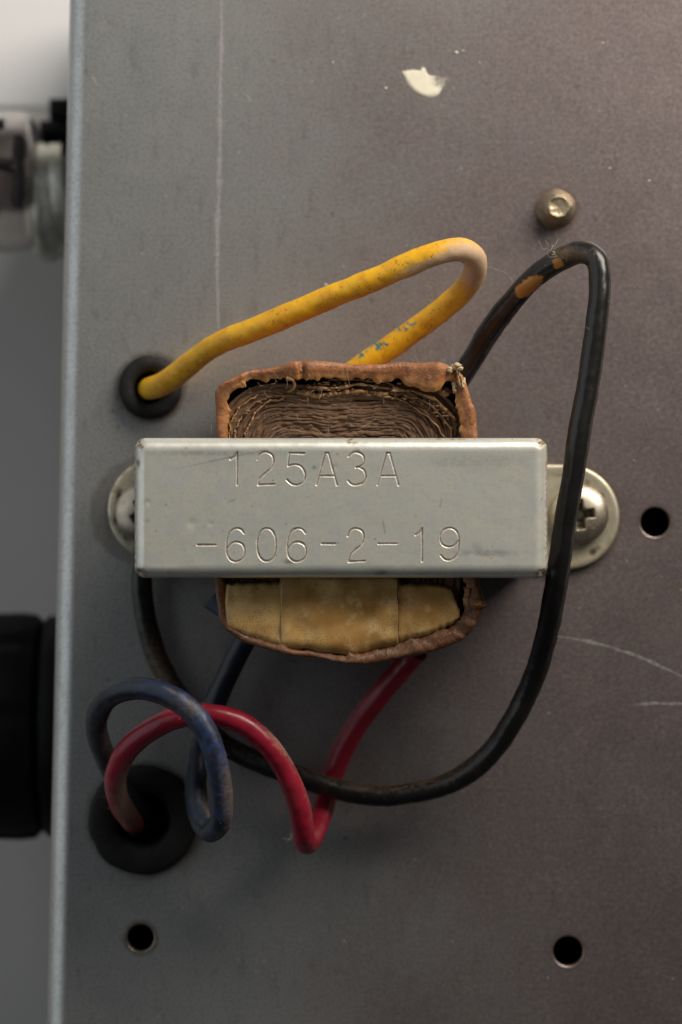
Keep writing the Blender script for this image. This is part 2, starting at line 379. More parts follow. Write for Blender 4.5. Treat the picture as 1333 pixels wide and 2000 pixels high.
# ------------------------------------------------------------------ chassis
EX0, EXK = -29.70, 0.0225                      # left edge: x = EX0 + EXK * y
BR = 2.1                                        # bend radius
def edge_x(y): return EX0 + EXK * y
HOLES = []                                       # (x, y, r)
def hole(px, py, rp): p = W(px, py, 0); HOLES.append((p[0], p[1], rp / S0))
hole(1280, 1020, 28.5); hole(275, 1832, 26); hole(1110, 1858, 29)
hole(295, 757, 42); hole(283, 1600, 75)
YT, YB, XR = 62.0, -62.0, 48.0
def build_chassis():
    import bmesh
    bm = bmesh.new(); H = -56.0
    NE = 40; ys = np.linspace(YB, YT, NE)
    L = [bm.verts.new((edge_x(y) + BR, y, 0)) for y in ys]
    Rv = [bm.verts.new((XR, y, 0)) for y in ys[::-1]]
    loop = L + Rv; edges = [bm.edges.new((loop[i], loop[(i + 1) % len(loop)])) for i in range(len(loop))]
    rings = []
    for hx, hy, r in HOLES:
        n = 56; A = [2 * math.pi * i / n for i in range(n)]
        prof = [(r + .16, 0), (r + .07, -.03), (r + .01, -.10), (r, -.25), (r, -1.1)]
        rr = [[bm.verts.new((hx + q * math.cos(a), hy + q * math.sin(a), z)) for a in A] for q, z in prof]
        edges += [bm.edges.new((rr[0][i], rr[0][(i + 1) % n])) for i in range(n)]
        rings.append(rr)
    bmesh.ops.triangle_fill(bm, use_beauty=True, use_dissolve=False, edges=edges)
    for rr in rings:
        for k in range(len(rr) - 1):
            for i in range(len(rr[k])):
                j = (i + 1) % len(rr[k]); bm.faces.new((rr[k][i], rr[k][j], rr[k + 1][j], rr[k + 1][i]))
    # left bend and side wall
    prev = L
    prof = [(BR - BR * math.sin(t), -BR + BR * math.cos(t)) for t in np.linspace(0, math.pi / 2, 13)[1:]] + [(0, -20), (0, H)]
    for dx, z in prof:
        cur = [bm.verts.new((edge_x(y) + dx, y, z)) for y in ys]
        for i in range(NE - 1): bm.faces.new((prev[i], prev[i + 1], cur[i + 1], cur[i]))
        prev = cur
    # the three other walls
    cs = [(edge_x(YB), YB), (XR, YB), (XR, YT), (edge_x(YT), YT)]
    tops = [L[0], Rv[-1], Rv[0], L[-1]]
    for k in range(3):
        a, b = cs[k], cs[k + 1]
        va = bm.verts.new((*a, H)); vb = bm.verts.new((*b, H)); ta = bm.verts.new((*a, -.0)); tb = bm.verts.new((*b, -.0))
        bm.faces.new((ta, tb, vb, va))
    bmesh.ops.recalc_face_normals(bm, faces=bm.faces)
    for fc in bm.faces:
        if fc.calc_center_median().z > -1e-4 and fc.normal.z < 0: fc.normal_flip()
    for v in bm.verts: v.co *= MM
    me = bpy.data.meshes.new('metal_chassis'); bm.to_mesh(me); bm.free()
    me.polygons.foreach_set('use_smooth', np.ones(len(me.polygons), dtype=bool))
    me.set_sharp_from_angle(angle=math.radians(40))
    me.update()
    flat = [not all(abs(me.vertices[i].co.z) < 1e-6 for i in p_.vertices) for p_ in me.polygons]
    me.polygons.foreach_set('use_smooth', flat); me.update()
    me.materials.append(MAT_PLATE)
    o = bpy.data.objects.new('metal_chassis', me); COL.objects.link(o); return o
chassis = build_chassis()
tag(chassis, 'tarnished grey steel chassis with drilled holes and a bent left edge', 'chassis')
v, f = boxv(edge_x(0) + 3, XR - 2, YB + 2, YT - 2, -55, -54)
link_mesh('bottom_cover', v, f, MAT_INSIDE, chassis, smooth=False)

def ribbon(name, pts, wpx, seed, mat, parent, z=0.012):
    C = spline([W(a, b, 0) for a, b in pts], 160); T = np.gradient(C, axis=0); T /= np.linalg.norm(T, axis=1)[:, None]
    Nn = np.stack([-T[:, 1], T[:, 0], 0 * T[:, 0]], 1)
    w = wpx / S0 / 2 * (1 + .25 * rnd1(160, 9, seed)) * np.clip(np.minimum(np.arange(160), np.arange(160)[::-1]) / 40 + .25, 0, 1)
    C = C + Nn * (rnd1(160, 15, seed + 1) * .02)[:, None]
    V = np.stack([C - Nn * w[:, None] * 1.6, C - Nn * w[:, None] * .5, C + Nn * w[:, None] * .5, C + Nn * w[:, None] * 1.6], 1)
    V[..., 2] = z; V[:, 1:3, 2] += .006
    e = np.tile([1.0, .1, .1, 1.0], 160)
    return link_mesh(name, V.reshape(-1, 3), grid_faces(160, 4), mat, parent, attrs={'edge': e})
ribbon('scratch', [(433, -30), (433, 60), (431, 160), (430, 260), (428, 360), (425, 460), (425, 560), (427, 640)], 6.5, 3, MAT_SCRATCH, chassis)
ribbon('scratch', [(1085, 1243), (1140, 1251), (1200, 1266), (1260, 1288), (1340, 1325)], 4.5, 5, MAT_SCRATCH, chassis)
ribbon('scratch', [(1235, 1376), (1280, 1374), (1345, 1375)], 4, 8, MAT_SCRATCH, chassis)
ribbon('scratch', [(180, 148), (190, 165)], 3, 9, MAT_SCRATCH, chassis)
ribbon('scratch', [(480, 183), (492, 200)], 3, 10, MAT_SCRATCH, chassis)

def paint_daub():
    # a half-moon dab of paint, thick on its lower rim, brushed thin at the upper right
    n, k = 72, 14; c = np.array([829, 163.0]); V = []; E = []
    outline = [(783, 139), (790, 153), (800, 168), (812, 180), (828, 188), (842, 190), (856, 185), (862, 176), (868, 168), (880, 158), (888, 150),
               (870, 148), (858, 144), (845, 146), (834, 140), (830, 126), (824, 125), (820, 135), (808, 133), (795, 134)]
    O = spline([(a, b) for a, b in outline], n, closed=True)
    for i in range(n):
        for j in range(k):
            t = j / (k - 1); p = c * t + O[i] * (1 - t)
            thin = .62 * np.clip((p[0] - 832) / 22, 0, 1) * np.clip((182 - .18 * (p[0] - 832) - p[1]) / 14, 0, 1) + np.clip((140 - p[1]) / 12, 0, 1) * .5
            q = W(p[0], p[1], 0); q[2] = .01 + .13 * min(1, t * 5) ** .7 * (1 - .85 * min(1, thin)) + .006 * math.sin(p[0] * .9) * (t > .05)
            V.append(q); E.append(min(1, .9 * min(1, thin) + (1 - min(1, t * 4)) * .8 * (.35 + .65 * np.clip((165 - p[1]) / 20, 0, 1))))
    m = M('cream_paint_dab'); nn = m.noise(3, 4, .7, m.map((1.0, 1.0, 1.0), (0, 0, .3))); e = m.attr('edge')
    a = m.rng(m.math('SUBTRACT', m.math('ADD', nn, .50), m.math('MULTIPLY', e, 1.1)), .12, .80)
    mt = m.done(m.mix(m.rng(nn, .3, .7), (.80, .76, .60), (.72, .68, .55)), .5, 0, m.bump(nn, .3, .05), Alpha=a)
    return link_mesh('paint_daub', V, grid_faces(n, k, cu=True), mt, chassis, attrs={'edge': E})
paint_daub()['label'] = 'cream half-moon dab of dried paint'

for fx_, fy_, fr_ in ((892, 102, .16), (905, 99, .10), (937, 122, .10), (754, 172, .13), (651, 122, .09), (1178, 84, .11), (1192, 328, .10), (1268, 353, .12), (637, 556, .13)):
    v, f = lathe([(1, .01), (.9, .35), (.6, .5), (.01, .55)], 14); v = v * np.array([fr_, fr_ * .7, .12]); v = v * (1 + .4 * noise_arr(v * 9, 1.0, int(fx_), 2)[:, None]) + W(fx_, fy_, .01)
    link_mesh('paint_fleck', v, f, MAT_PAINT, chassis)

# ------------------------------------------------------------------ transformer
TC = (0, 0, 0)
trafo = empty('transformer', TC)
tag(trafo, 'small open-frame transformer with stamped steel bracket and brown paper coil', 'transformer')

BX, BY = (262 + 1071) / 2, (855 + 1129) / 2
BZ = 24.0; SB = scl(BZ)
HW, HH, FR = (1071 - 262) / 2 / SB, (1129 - 855) / 2 / SB, 1.30
BCX, BCY = (BX - 666.5) / SB, (1000 - BY) / SB

GL = {
 '1': [[(0, .20), (.5, .13), (.92, 0), (.95, .5), (.93, 1)]],
 '2': [[(0, .22), (.08, .09), (.3, .0), (.62, 0), (.9, .11), (.95, .28), (.82, .46), (.45, .64), (.15, .80), (.05, 1)], [(.05, 1), (1, .98)]],
 '5': [[(.95, .01), (.14, 0), (.10, .38)], [(.10, .40), (.45, .36), (.8, .44), (1, .66), (.93, .86), (.65, .99), (.3, .98), (.02, .84)]],
 'A': [[(0, 1), (.42, .0), (.58, 0), (1, 1)], [(.17, .72), (.86, .72)]],
 '3': [[(.03, .12), (.25, .01), (.6, 0), (.88, .12), (.9, .3), (.72, .42), (.45, .46)], [(.6, .45), (.9, .55), (1, .74), (.87, .92), (.52, 1), (.2, .98), (0, .87)]],
 '6': [[(.95, .15), (.8, .04), (.5, 0), (.2, .10), (.05, .3), (0, .6), (.06, .84), (.3, .99), (.65, 1), (.93, .87), (1, .68), (.9, .51), (.6, .42), (.26, .46), (.03, .62)]],
 '9': [[(.05, .85), (.2, .96), (.5, 1), (.8, .90), (.95, .7), (1, .4), (.94, .16), (.7, .01), (.35, 0), (.07, .13), (0, .32), (.1, .49), (.4, .58), (.74, .54), (.97, .38)]],
 '0': [[(.5 + .5 * math.copysign(abs(math.cos(t)) ** .85, math.cos(t)), .5 + .5 * math.sin(t)) for t in np.linspace(0, 2 * math.pi, 25)]],
 '-': [[(0, .5), (1, .5)]],
}
TEXT = [('1', 451, 465, 884, 947), ('2', 503, 537, 884, 947), ('5', 560, 597, 885, 947), ('A', 619, 659, 885, 947), ('3', 680, 715, 884, 947), ('A', 738, 779, 885, 947),
        ('-', 386, 422, 1033, 1096), ('6', 443, 479, 1032, 1096), ('0', 503, 540, 1032, 1096), ('6', 562, 599, 1032, 1096), ('-', 629, 655, 1030, 1094),
        ('2', 680, 713, 1033, 1097), ('-', 740, 776, 1030, 1094), ('1', 812, 826, 1032, 1096), ('9', 860, 897, 1032, 1094)]

def seg_field(X, Y, segs):
    """nearest distance to any segment"""
    D = np.full(X.shape, 9.0)
    for (ax, ay), (bx, by) in segs:
        m = (X > min(ax, bx) - .5) & (X < max(ax, bx) + .5) & (Y > min(ay, by) - .5) & (Y < max(ay, by) + .5)
        if not m.any(): continue
        x, y = X[m], Y[m]; dx, dy = bx - ax, by - ay; L = dx * dx + dy * dy + 1e-12
        t = np.clip(((x - ax) * dx + (y - ay) * dy) / L, 0, 1)
        D[m] = np.minimum(D[m], np.hypot(x - ax - t * dx, y - ay - t * dy))
    return D

def build_bracket():
    def axis(half, n, deep, taper):
        inner = np.linspace(-(half - FR), half - FR, n)
        th = np.linspace(0, np.pi / 2, 10)[1:]
        fx = half - FR + FR * np.sin(th); fz = FR - FR * np.cos(th)
        wz = np.concatenate([np.linspace(FR, deep, 9)[1:]])
        wx = half - (wz - FR) * taper
        pos = np.concatenate([fx, wx]); dz = np.concatenate([fz, wz])
        return np.concatenate([-pos[::-1], inner, pos]), np.concatenate([dz[::-1], 0 * inner, dz])
    xs, xd = axis(HW, 800, BZ - 1.0, .05); ys, yd = axis(HH, 262, 3.6, .0)
    X, Y = np.meshgrid(xs, ys, indexing='ij'); DX, DY = np.meshgrid(xd, yd, indexing='ij')
    Z = BZ - np.maximum(DX, DY) - .35 * np.minimum(DX, DY).clip(0, FR)
    # round the plan corners
    pr = 1.05; ax, ay = np.abs(X) - (HW - pr), np.abs(Y) - (HH - pr); m = (ax > 0) & (ay > 0)
    h = np.hypot(ax, ay); k = np.where(m & (h > 1e-9), np.minimum(1, np.maximum(np.abs(ax), np.abs(ay)) / np.maximum(h, 1e-9)), 1)
    X = np.where(m, np.sign(X) * (HW - pr + ax * k), X); Y = np.where(m, np.sign(Y) * (HH - pr + ay * k), Y)
    PX = (X + BCX) * SB + 666.5; PY = 1000 - (Y + BCY) * SB       # photo pixels, to place the stamped digits
    segs = []
    for g, x0, x1, y0, y1 in TEXT:
        for st in GL[g]:
            st = np.array(st)
            if len(st) > 4 and g != '1': st = spline(np.c_[st, 0 * st[:, :1]], 40)[:, :2]
            P = [((x0 + a * (x1 - x0)), (y0 + b * (y1 - y0))) for a, b in st]
            segs += list(zip(P[:-1], P[1:]))
    segs = [((a[0] / SB, a[1] / SB), (b[0] / SB, b[1] / SB)) for a, b in segs]
    D = seg_field(PX / SB, PY / SB, segs)
    wv = noise_arr(np.stack([X[::6, ::6].ravel(), Y[::6, ::6].ravel(), 0 * X[::6, ::6].ravel()], 1), .8, 3, 2).reshape(X[::6, ::6].shape)
    wv = np.repeat(np.repeat(wv, 6, 0), 6, 1)[:X.shape[0], :X.shape[1]]
    hw = .145 * (1 + .25 * wv)
    g = np.clip(1 - D / hw, 0, 1); g = g * g * (3 - 2 * g)
    lip = np.exp(-((D - hw * 1.15) / .07) ** 2)
    flat = (DX == 0) & (DY == 0)
    Z = Z - np.where(flat, g * .10 * (1 + .3 * wv) - lip * .006, 0)
    groove = np.where(flat, np.clip(g * 1.3, 0, 1), 0)
    # dash marks struck deeper
    # dents
    for dx_, dy_, r_, dep in ((375, 1022, 9, .05), (288, 981, 6, .05), (412, 1023, 5, .03), (930, 1075, 10, .05), (655, 912, 5, .04), (1010, 960, 30, .03), (320, 1100, 40, .05)):
        Z -= np.where(flat, dep * np.exp(-(((PX - dx_) ** 2 + (PY - dy_) ** 2) / r_ ** 2)), 0)
    Z += np.where(DY < FR, .05 * np.sin(X * .21 + .4) * np.cos(Y * .2), 0) * (DX < FR)
    # torn bend reliefs at the four corners: a slit between the folded flanges and a proud nub
    for cx, cy, sx, sy, dep in ((262, 855, 1, 1, .55), (1071, 855, -1, 1, .50), (262, 1129, 1, -1, .9), (1071, 1129, -1, -1, 1.0)):
        u = (PX - cx) * sx; w = (PY - cy) * sy
        t = (u + w) / 2 ** .5; s_ = (u - w) / 2 ** .5
        slit = np.exp(-(s_ / 6.0) ** 2) * np.clip(1 - t / 20, 0, 1) ** .6 * (t > -8)
        Z -= dep * slit
        Z += .25 * np.exp(-(((u - 5) ** 2 + (w - 6) ** 2) / 36.0)) * (1 if cx < 500 and cy < 900 else .3)
    # marks: dark scuff line, small nicks, tick by the dash
    sc = seg_field(PX / SB, PY / SB, [((a[0] / SB, a[1] / SB), (b[0] / SB, b[1] / SB)) for a, b in
         (((318, 921), (380, 908)), ((380, 908), (450, 893)), ((450, 893), (520, 879)), ((748, 1019), (753, 1042)), ((446, 981), (459, 976)), ((860, 990), (863, 975)))])
    fade = np.clip((PX - 300) / 120, .25, 1) * .62
    scuff = np.clip(1 - sc / (.13 * (.55 + .45 * fade)), 0, 1) * fade
    def blot(x, y, rx, ry, a=1.0): return a * np.exp(-(((PX - x) / rx) ** 2 + ((PY - y) / ry) ** 2) ** 1.5)
    scuff = np.maximum(scuff, blot(565, 1097, 12, 5, .8)); scuff = np.maximum(scuff, blot(745, 1119, 12, 3.5, .9))
    scuff = np.maximum(scuff, blot(288, 1017, 5, 5, .5)); scuff = np.maximum(scuff, blot(950, 1080, 60, 7, .5)); scuff = np.maximum(scuff, blot(420, 885, 110, 5, .35))
    scuff = np.maximum(scuff, blot(615, 913, 5, 4, .6)); scuff = np.maximum(scuff, blot(930, 900, 90, 14, .22))
    rust = blot(275, 868, 7, 12, .9) + blot(278, 1120, 14, 9, 1.2) + blot(1057, 1122, 16, 10, 1.2) + blot(1060, 861, 14, 7, 1.2) + blot(688, 861, 13, 7, 1.1) + blot(330, 1118, 10, 3, .8)
    rust += blot(270, 905, 4, 10, .8) + .9 * np.exp(-((PX - 1069) / 3.5) ** 2) * (DX > 0) + .75 * np.exp(-((PX - 263) / 3) ** 2) + blot(880, 857, 60, 2.5, 1.) + blot(960, 1090, 8, 3, .7)
    rust += .6 * (np.minimum(DX, DY) > .05) * 1.0
    ok = slice(None)
    V = np.stack([X + BCX, Y + BCY, Z], -1).reshape(-1, 3)
    return link_mesh('bracket', V, grid_faces(len(xs), len(ys)), MAT_BRACKET, trafo,
                     attrs={'groove': groove.ravel(), 'scuff': np.clip(scuff, 0, 1).ravel(), 'rust': np.clip(rust, 0, 1).ravel()})
bracket = build_bracket(); bracket['label'] = 'pressed steel strap stamped 125A3A -606-2-19'

def build_foot(pcx, pcy, side):
    """mounting foot: half round tongue lying on the chassis"""
    c = W(pcx, pcy, .9); R = 102.0 / S0
    prof = [(0, .9), (.3, .9), (.60, .9), (.66, .88), (.72, .86), (.80, .86), (.86, .90), (.92, .92), (.965, .90), (.99, .84), (1.0, .70), (1.0, .012)]
    r = np.array([p[0] for p in prof]) * R; z = np.array([p[1] for p in prof]); V = []
    th = np.linspace(-90, 90, 61); back = np.linspace(1, 0, 6)[:-1]
    xin = side * (HW - 1.15) + BCX
    rows = [(-90, b) for b in back] + [(t, 0) for t in th] + [(90, b) for b in back[::-1]]
    for t, b in rows:
        for q, zz in zip(r, z):
            x = c[0] + side * q * math.cos(math.radians(t)); y = c[1] + q * math.sin(math.radians(t))
            if b: x = c[0] + (xin - c[0]) * b
            V.append((x, y, zz))
    V = np.array(V); rd = np.hypot(V[:, 0] - c[0], V[:, 1] - c[1]) / R; na_ = noise_arr(V, .9, 6, 3)
    dirt_dark = np.clip(np.exp(-((rd - .80) / .07) ** 2) * (.55 + 1.6 * na_), 0, .75) + np.clip(na_ - .25, 0, .5)
    return link_mesh('mounting_foot', V, grid_faces(len(rows), len(prof), flip=side < 0), MAT_FOOT, bracket, attrs={'dirt_dark': dirt_dark})
build_foot(1108, 1010, 1); build_foot(313, 995, -1)

# laminated core in the bracket
parts = []
for i, yy in enumerate(np.linspace(-HH + .3, HH - .95, 19)):
    y0, y1 = yy + BCY, yy + .58 + BCY
    for x0, x1, z0, z1 in ((-18.4, 18.4, 18.2, 22.6), (-18.4, 18.4, 1.0, 5.0), (-18.4, -14.2, 5.0, 18.2), (14.2, 18.4, 5.0, 18.2)):
        parts.append(boxv(x0, x1, y0, y1, z0, z1))
v, f = joined(parts); tag(link_mesh('laminated_core', v, f, MAT_CORE, trafo, smooth=False), kind='stuff')

# --- coil: paper layers seen end on
def ring_pts(hx, hy, r, n):
    P = []
    for cx, cy, a0 in ((hx - r, hy - r, 0), (-hx + r, hy - r, 90), (-hx + r, -hy + r, 180), (hx - r, -hy + r, 270)):
        for a in np.linspace(a0, a0 + 90, 12): P.append((cx + r * math.cos(math.radians(a)), cy + r * math.sin(math.radians(a)), 0))
    P = np.array(P); P = np.vstack([P, P[:1]])
    d = np.concatenate([[0], np.cumsum(np.linalg.norm(np.diff(P, axis=0), axis=1))]); t = np.linspace(0, d[-1], n, endpoint=False)
    return np.stack([np.interp(t, d, P[:, k]) for k in range(3)], 1)

def build_layers():
    N, n = 34, 420; VV, FF, TT = [], [], []; base = 0
    lowf = rnd1(n, 41, 50) * .10
    off = np.zeros(n)
    for k in range(N):
        hy = 12.55 - k * .165; hx = 11.75 - k * .165; r = max(1.4, 4.6 - k * .09)
        P = ring_pts(hx, hy, r, n)
        T = np.roll(P, -1, 0) - np.roll(P, 1, 0); T /= np.linalg.norm(T, axis=1)[:, None]; Nn = np.stack([T[:, 1], -T[:, 0], 0 * T[:, 0]], 1)
        wob = lowf * (1 - k / N) + rnd1(n, 21, 100 + k) * .020 + rnd1(n, 7, 200 + k) * .006
        # delaminated stretches sink inwards and open a dark gap above them
        if k >= 4: wob = wob - .40 * np.clip(rnd1(n, 61, 7) - .1, 0, 1)
        if k >= 9: wob = wob - .36 * np.clip(rnd1(n, 45, 17) - .5, 0, 1)
        if k >= 15: wob = wob - .16 * np.clip(rnd1(n, 31, 27) - .7, 0, 1)
        th = .19 + .03 * np.clip(rnd1(n, 25, 300 + k), -1, 1.2)
        top = 17.7 - .012 * k + rnd1(n, 27, 400 + k) * .05 + rnd1(n, 5, 500 + k) * .045 + (RNG.normal() * .06) + 1.3 * (P[:, 1] < -3)
        rows = []
        for q, dz in ((1.0, -5.0), (1.0, -.04), (.8, 0), (-.8, 0), (-1, -.04), (-1, -5.0)):
            rows.append(np.c_[(P + Nn * (wob + th * q * .75)[:, None])[:, :2], top + dz])
        V = np.stack(rows, 1).reshape(-1, 3)
        VV.append(V); FF.append(grid_faces(n, 6, cu=True) + base); base += len(V)
        TT.append(np.full(len(V), np.clip(.45 + RNG.normal() * .3 - (.12 if k > 6 else -.25), 0, 1)))
    o = link_mesh('winding_paper', np.vstack(VV), np.vstack(FF), MAT_LAYER, trafo, attrs={'tone': np.concatenate(TT)})
    tag(o, 'brown paper winding layers seen end on', kind='stuff')
build_layers()
v, f = boxv(-6.2, 6.2, -6.8, 6.8, 5, 16.2); link_mesh('bobbin_core', v, f, MAT_CORE, trafo, smooth=False)
def sheet(name, pts, ztop, depth, mat, seed, th=.075, ragged=.025, lean=0.0):
    """a loose strip of paper standing on edge"""
    n = 120; C = spline([(*W(a, b, ztop)[:2], 0) for a, b in pts], n); T = np.gradient(C, axis=0); T /= np.linalg.norm(T, axis=1)[:, None]
    Nn = np.stack([-T[:, 1], T[:, 0], 0 * T[:, 0]], 1); C = C + Nn * (rnd1(n, 15, seed) * .05)[:, None]
    top = ztop + rnd1(n, 9, seed + 1) * ragged + rnd1(n, 3, seed + 2) * ragged * .5
    t = th * (1 + .2 * rnd1(n, 9, seed + 3)); rows = []; e = []
    for q, dz, ed in ((1, -depth, 0), (1, -.6, 0), (1, -.12, .7), (.5, 0, 1), (-.5, 0, 1), (-1, -.12, .7), (-1, -.6, 0), (-1, -depth, 0)):
        rows.append(np.c_[(C + Nn * (t * q + lean * dz)[:, None])[:, :2], top + dz]); e.append(ed)
    V = np.stack(rows, 1).reshape(-1, 3)
    return link_mesh(name, V, grid_faces(n, 8), mat, trafo, attrs={'edge': np.tile(e, n)})
sheet('loose_sheet', [(640, 742), (700, 743), (760, 750), (810, 772), (850, 800), (878, 835), (886, 870)], 18.0, 4, MAT_KRAFT_IN, 11)
sheet('loose_sheet', [(690, 760), (750, 770), (800, 790), (840, 818), (868, 850), (874, 875)], 17.9, 4, MAT_KRAFT_IN, 21)
sheet('loose_sheet', [(600, 755), (650, 757), (700, 752), (760, 758), (820, 768), (862, 790), (890, 822)], 18.3, 4, MAT_KRAFT_IN, 31, .15, .2)
sheet('loose_sheet', [(580, 766), (630, 772), (680, 764), (730, 768), (775, 772)], 18.0, 4, MAT_KRAFT_IN, 41, .22, .16)
sheet('loose_sheet', [(448, 870), (450, 830), (462, 805), (482, 785), (505, 770)], 17.9, 4, MAT_KRAFT_IN, 51, .09)
sheet('loose_sheet', [(459, 872), (462, 838), (474, 812), (492, 792), (515, 778)], 17.8, 4, MAT_KRAFT_IN, 61, .08)
sheet('loose_sheet', [(478, 850), (490, 822), (505, 800), (525, 785), (555, 778)], 17.9, 4, MAT_KRAFT_IN, 71, .08)

# --- coil: outer kraft paper with an uneven, turned-in rim
RIM = [  # outer x,y, inner x,y, rim height
 ((424, 990), (450, 990), 18.8), ((424, 860), (452, 860), 19.0), ((422, 800), (448, 800), 19.2), ((423, 762), (447, 775), 19.4), ((432, 750), (455, 760), 19.6), ((452, 740), (470, 752), 19.5),
 ((480, 728), (484, 744), 19.4), ((520, 720), (520, 743), 19.4), ((550, 712), (556, 740), 19.5), ((576, 706), (580, 741), 19.8), ((600, 704), (606, 745), 19.7), ((640, 707), (640, 750), 19.5),
 ((680, 710), (680, 751), 19.4), ((720, 710), (720, 746), 19.4), ((760, 710), (762, 742), 19.5), ((800, 706), (800, 748), 19.7), ((830, 705), (828, 757), 20.0), ((858, 706), (850, 757), 20.2),
 ((880, 714), (872, 745), 20.0), ((895, 722), (882, 748), 19.8), ((908, 735), (888, 765), 19.8), ((918, 765), (894, 790), 19.8), ((927, 800), (898, 815), 19.7), ((933, 850), (900, 855), 19.6), ((936, 990), (903, 990), 19.2),
 ((934, 1125), (905, 1125), 20.3), ((946, 1178), (908, 1170), 20.5), ((935, 1210), (903, 1200), 20.2), ((916, 1244), (888, 1222), 19.9), ((880, 1262), (850, 1236), 19.8), ((820, 1281), (800, 1251), 19.8), ((760, 1292), (745, 1266), 19.9),
 ((690, 1301), (685, 1282), 20.3), ((655, 1296), (655, 1280), 19.9), ((620, 1286), (618, 1268), 19.8), ((560, 1280), (562, 1264), 19.8), ((510, 1265), (515, 1246), 19.8), ((465, 1250), (470, 1232), 19.8),
 ((436, 1230), (450, 1215), 19.9), ((426, 1195), (446, 1185), 20.0), ((420, 1150), (444, 1150), 20.2)]
def build_wrapper():
    n = 620
    P = spline([(*W(o[0], o[1], h)[:2], *W(i[0], i[1], h)[:2], h) for o, i, h in RIM], n, closed=True)
    O, I, H = P[:, :2], P[:, 2:4], P[:, 4]
    rag = rnd1(n, 3, 3) * .07 + rnd1(n, 9, 14) * .10 + rnd1(n, 21, 4) * .14; H = H + rnd1(n, 25, 6) * .10
    def plin(k, seed): r_ = np.random.default_rng(seed); kx = np.sort(r_.uniform(0, n, k)); kv = r_.normal(size=k); return np.interp(np.arange(n), kx, kv, period=n)
    H = H + plin(44, 71) * .20; I = I + (I - O) * (plin(60, 72) * .12)[:, None]; O = O * (1 + plin(36, 73) * .006)[:, None]
    dirv = (I - O); wd_ = np.linalg.norm(dirv, axis=1)[:, None]; dirv = dirv / wd_
    I = I + dirv * rag[:, None]
    rows, E = [], []
    cen = np.array([0, 0.0])
    def row(xy, z, e): rows.append(np.c_[xy, z]); E.append(e)
    base = O * .985
    row(base, 3.0 + 0 * H, 0); row(O * .992, 9 + 0 * H, 0); row(O, H - 2.4, 0); row(O + dirv * .01, H - .55, 0); row(O + dirv * wd_ * .05, H - .14 + rnd1(n, 3, 18) * .02, .15)
    row(O + dirv * wd_ * .30, H - .0 + plin(50, 74) * .09, .05); row(O + dirv * wd_ * .60, H - .10 + plin(58, 75) * .12, .1)
    row(O + dirv * wd_ * .86, H - .28 + rnd1(n, 9, 10) * .05, .4); row(I, H - .42 + rag * .6, 1); row(I - dirv * .04, H - .56 + rag * .6, 1)
    row(I - dirv * wd_ * .45, H - 1.0, .2); row(I - dirv * wd_ * .6, H - 2.2, 0); row(I - dirv * wd_ * .6, 9 + 0 * H, 0)
    V = np.stack(rows, 1); k = V.shape[1]; V = V.reshape(-1, 3)
    d = noise_arr(V, 1.1, 5, 4) * .06; d2 = noise_arr(V, .4, 9, 2) * .18
    V[:, 2] += d; cvec = V[:, :2] / (np.linalg.norm(V[:, :2], axis=1)[:, None] + 1e-9); V[:, :2] += cvec * d2[:, None] * .5
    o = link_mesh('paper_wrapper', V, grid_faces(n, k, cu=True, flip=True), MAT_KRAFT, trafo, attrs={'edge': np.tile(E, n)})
    o['label'] = 'red-brown kraft paper sleeve with torn rim'
build_wrapper()
v = [(0, 0, 12.2)] + [(*(W(o_[0], o_[1], h_)[:2] * .97), 12.2) for o_, i_, h_ in RIM]; nr_ = len(RIM)
link_mesh('coil_filling', v, [[0, 1 + (k + 1) % nr_, 1 + k] for k in range(nr_)], mat_plain('dark_paper', (.05, .022, .012), (.03, .014, .008), .9), trafo)

def lump(px, py, z, r, seed, mat, squash=(1, 1, 1), name='torn_edge'):
    import bmesh
    bm = bmesh.new(); bmesh.ops.create_icosphere(bm, subdivisions=4, radius=1.0); c = W(px, py, z)
    V = np.array([v.co[:] for v in bm.verts]); F = [[q.index for q in fc.verts] for fc in bm.faces]; bm.free()
    d = 1 + .55 * noise_arr(V, 1.4, seed, 4); V = V * d[:, None] * r * np.array(squash) + c
    return link_mesh(name, V, F, mat, trafo, attrs={'edge': np.full(len(V), .8)})
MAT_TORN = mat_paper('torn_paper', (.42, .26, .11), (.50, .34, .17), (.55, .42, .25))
lump(893, 716, 20.2, .42, 1, MAT_TORN, (1.1, .8, .8)); lump(880, 722, 20.2, .26, 2, MAT_TORN); lump(898, 740, 19.9, .42, 3, MAT_KRAFT_IN, (.6, 1.5, .7)); lump(905, 748, 19.8, .36, 4, MAT_TORN, (.6, 1.4, .8))
lump(580, 722, 19.8, .48, 5, MAT_KRAFT_IN, (.9, .8, .5)); lump(888, 757, 19.4, .35, 6, MAT_TORN, (.6, 1.5, .8)); lump(870, 766, 18.3, .55, 7, MAT_KRAFT_IN, (1, .7, .6)); lump(700, 765, 18.1, .30, 8, MAT_KRAFT_IN, (2.2, .6, .5))
lump(936, 1180, 20.3, .5, 9, MAT_KRAFT, (1.2, .8, .6)); lump(915, 1160, 19.6, .7, 10, MAT_KRAFT, (.5, 1.2, .8))
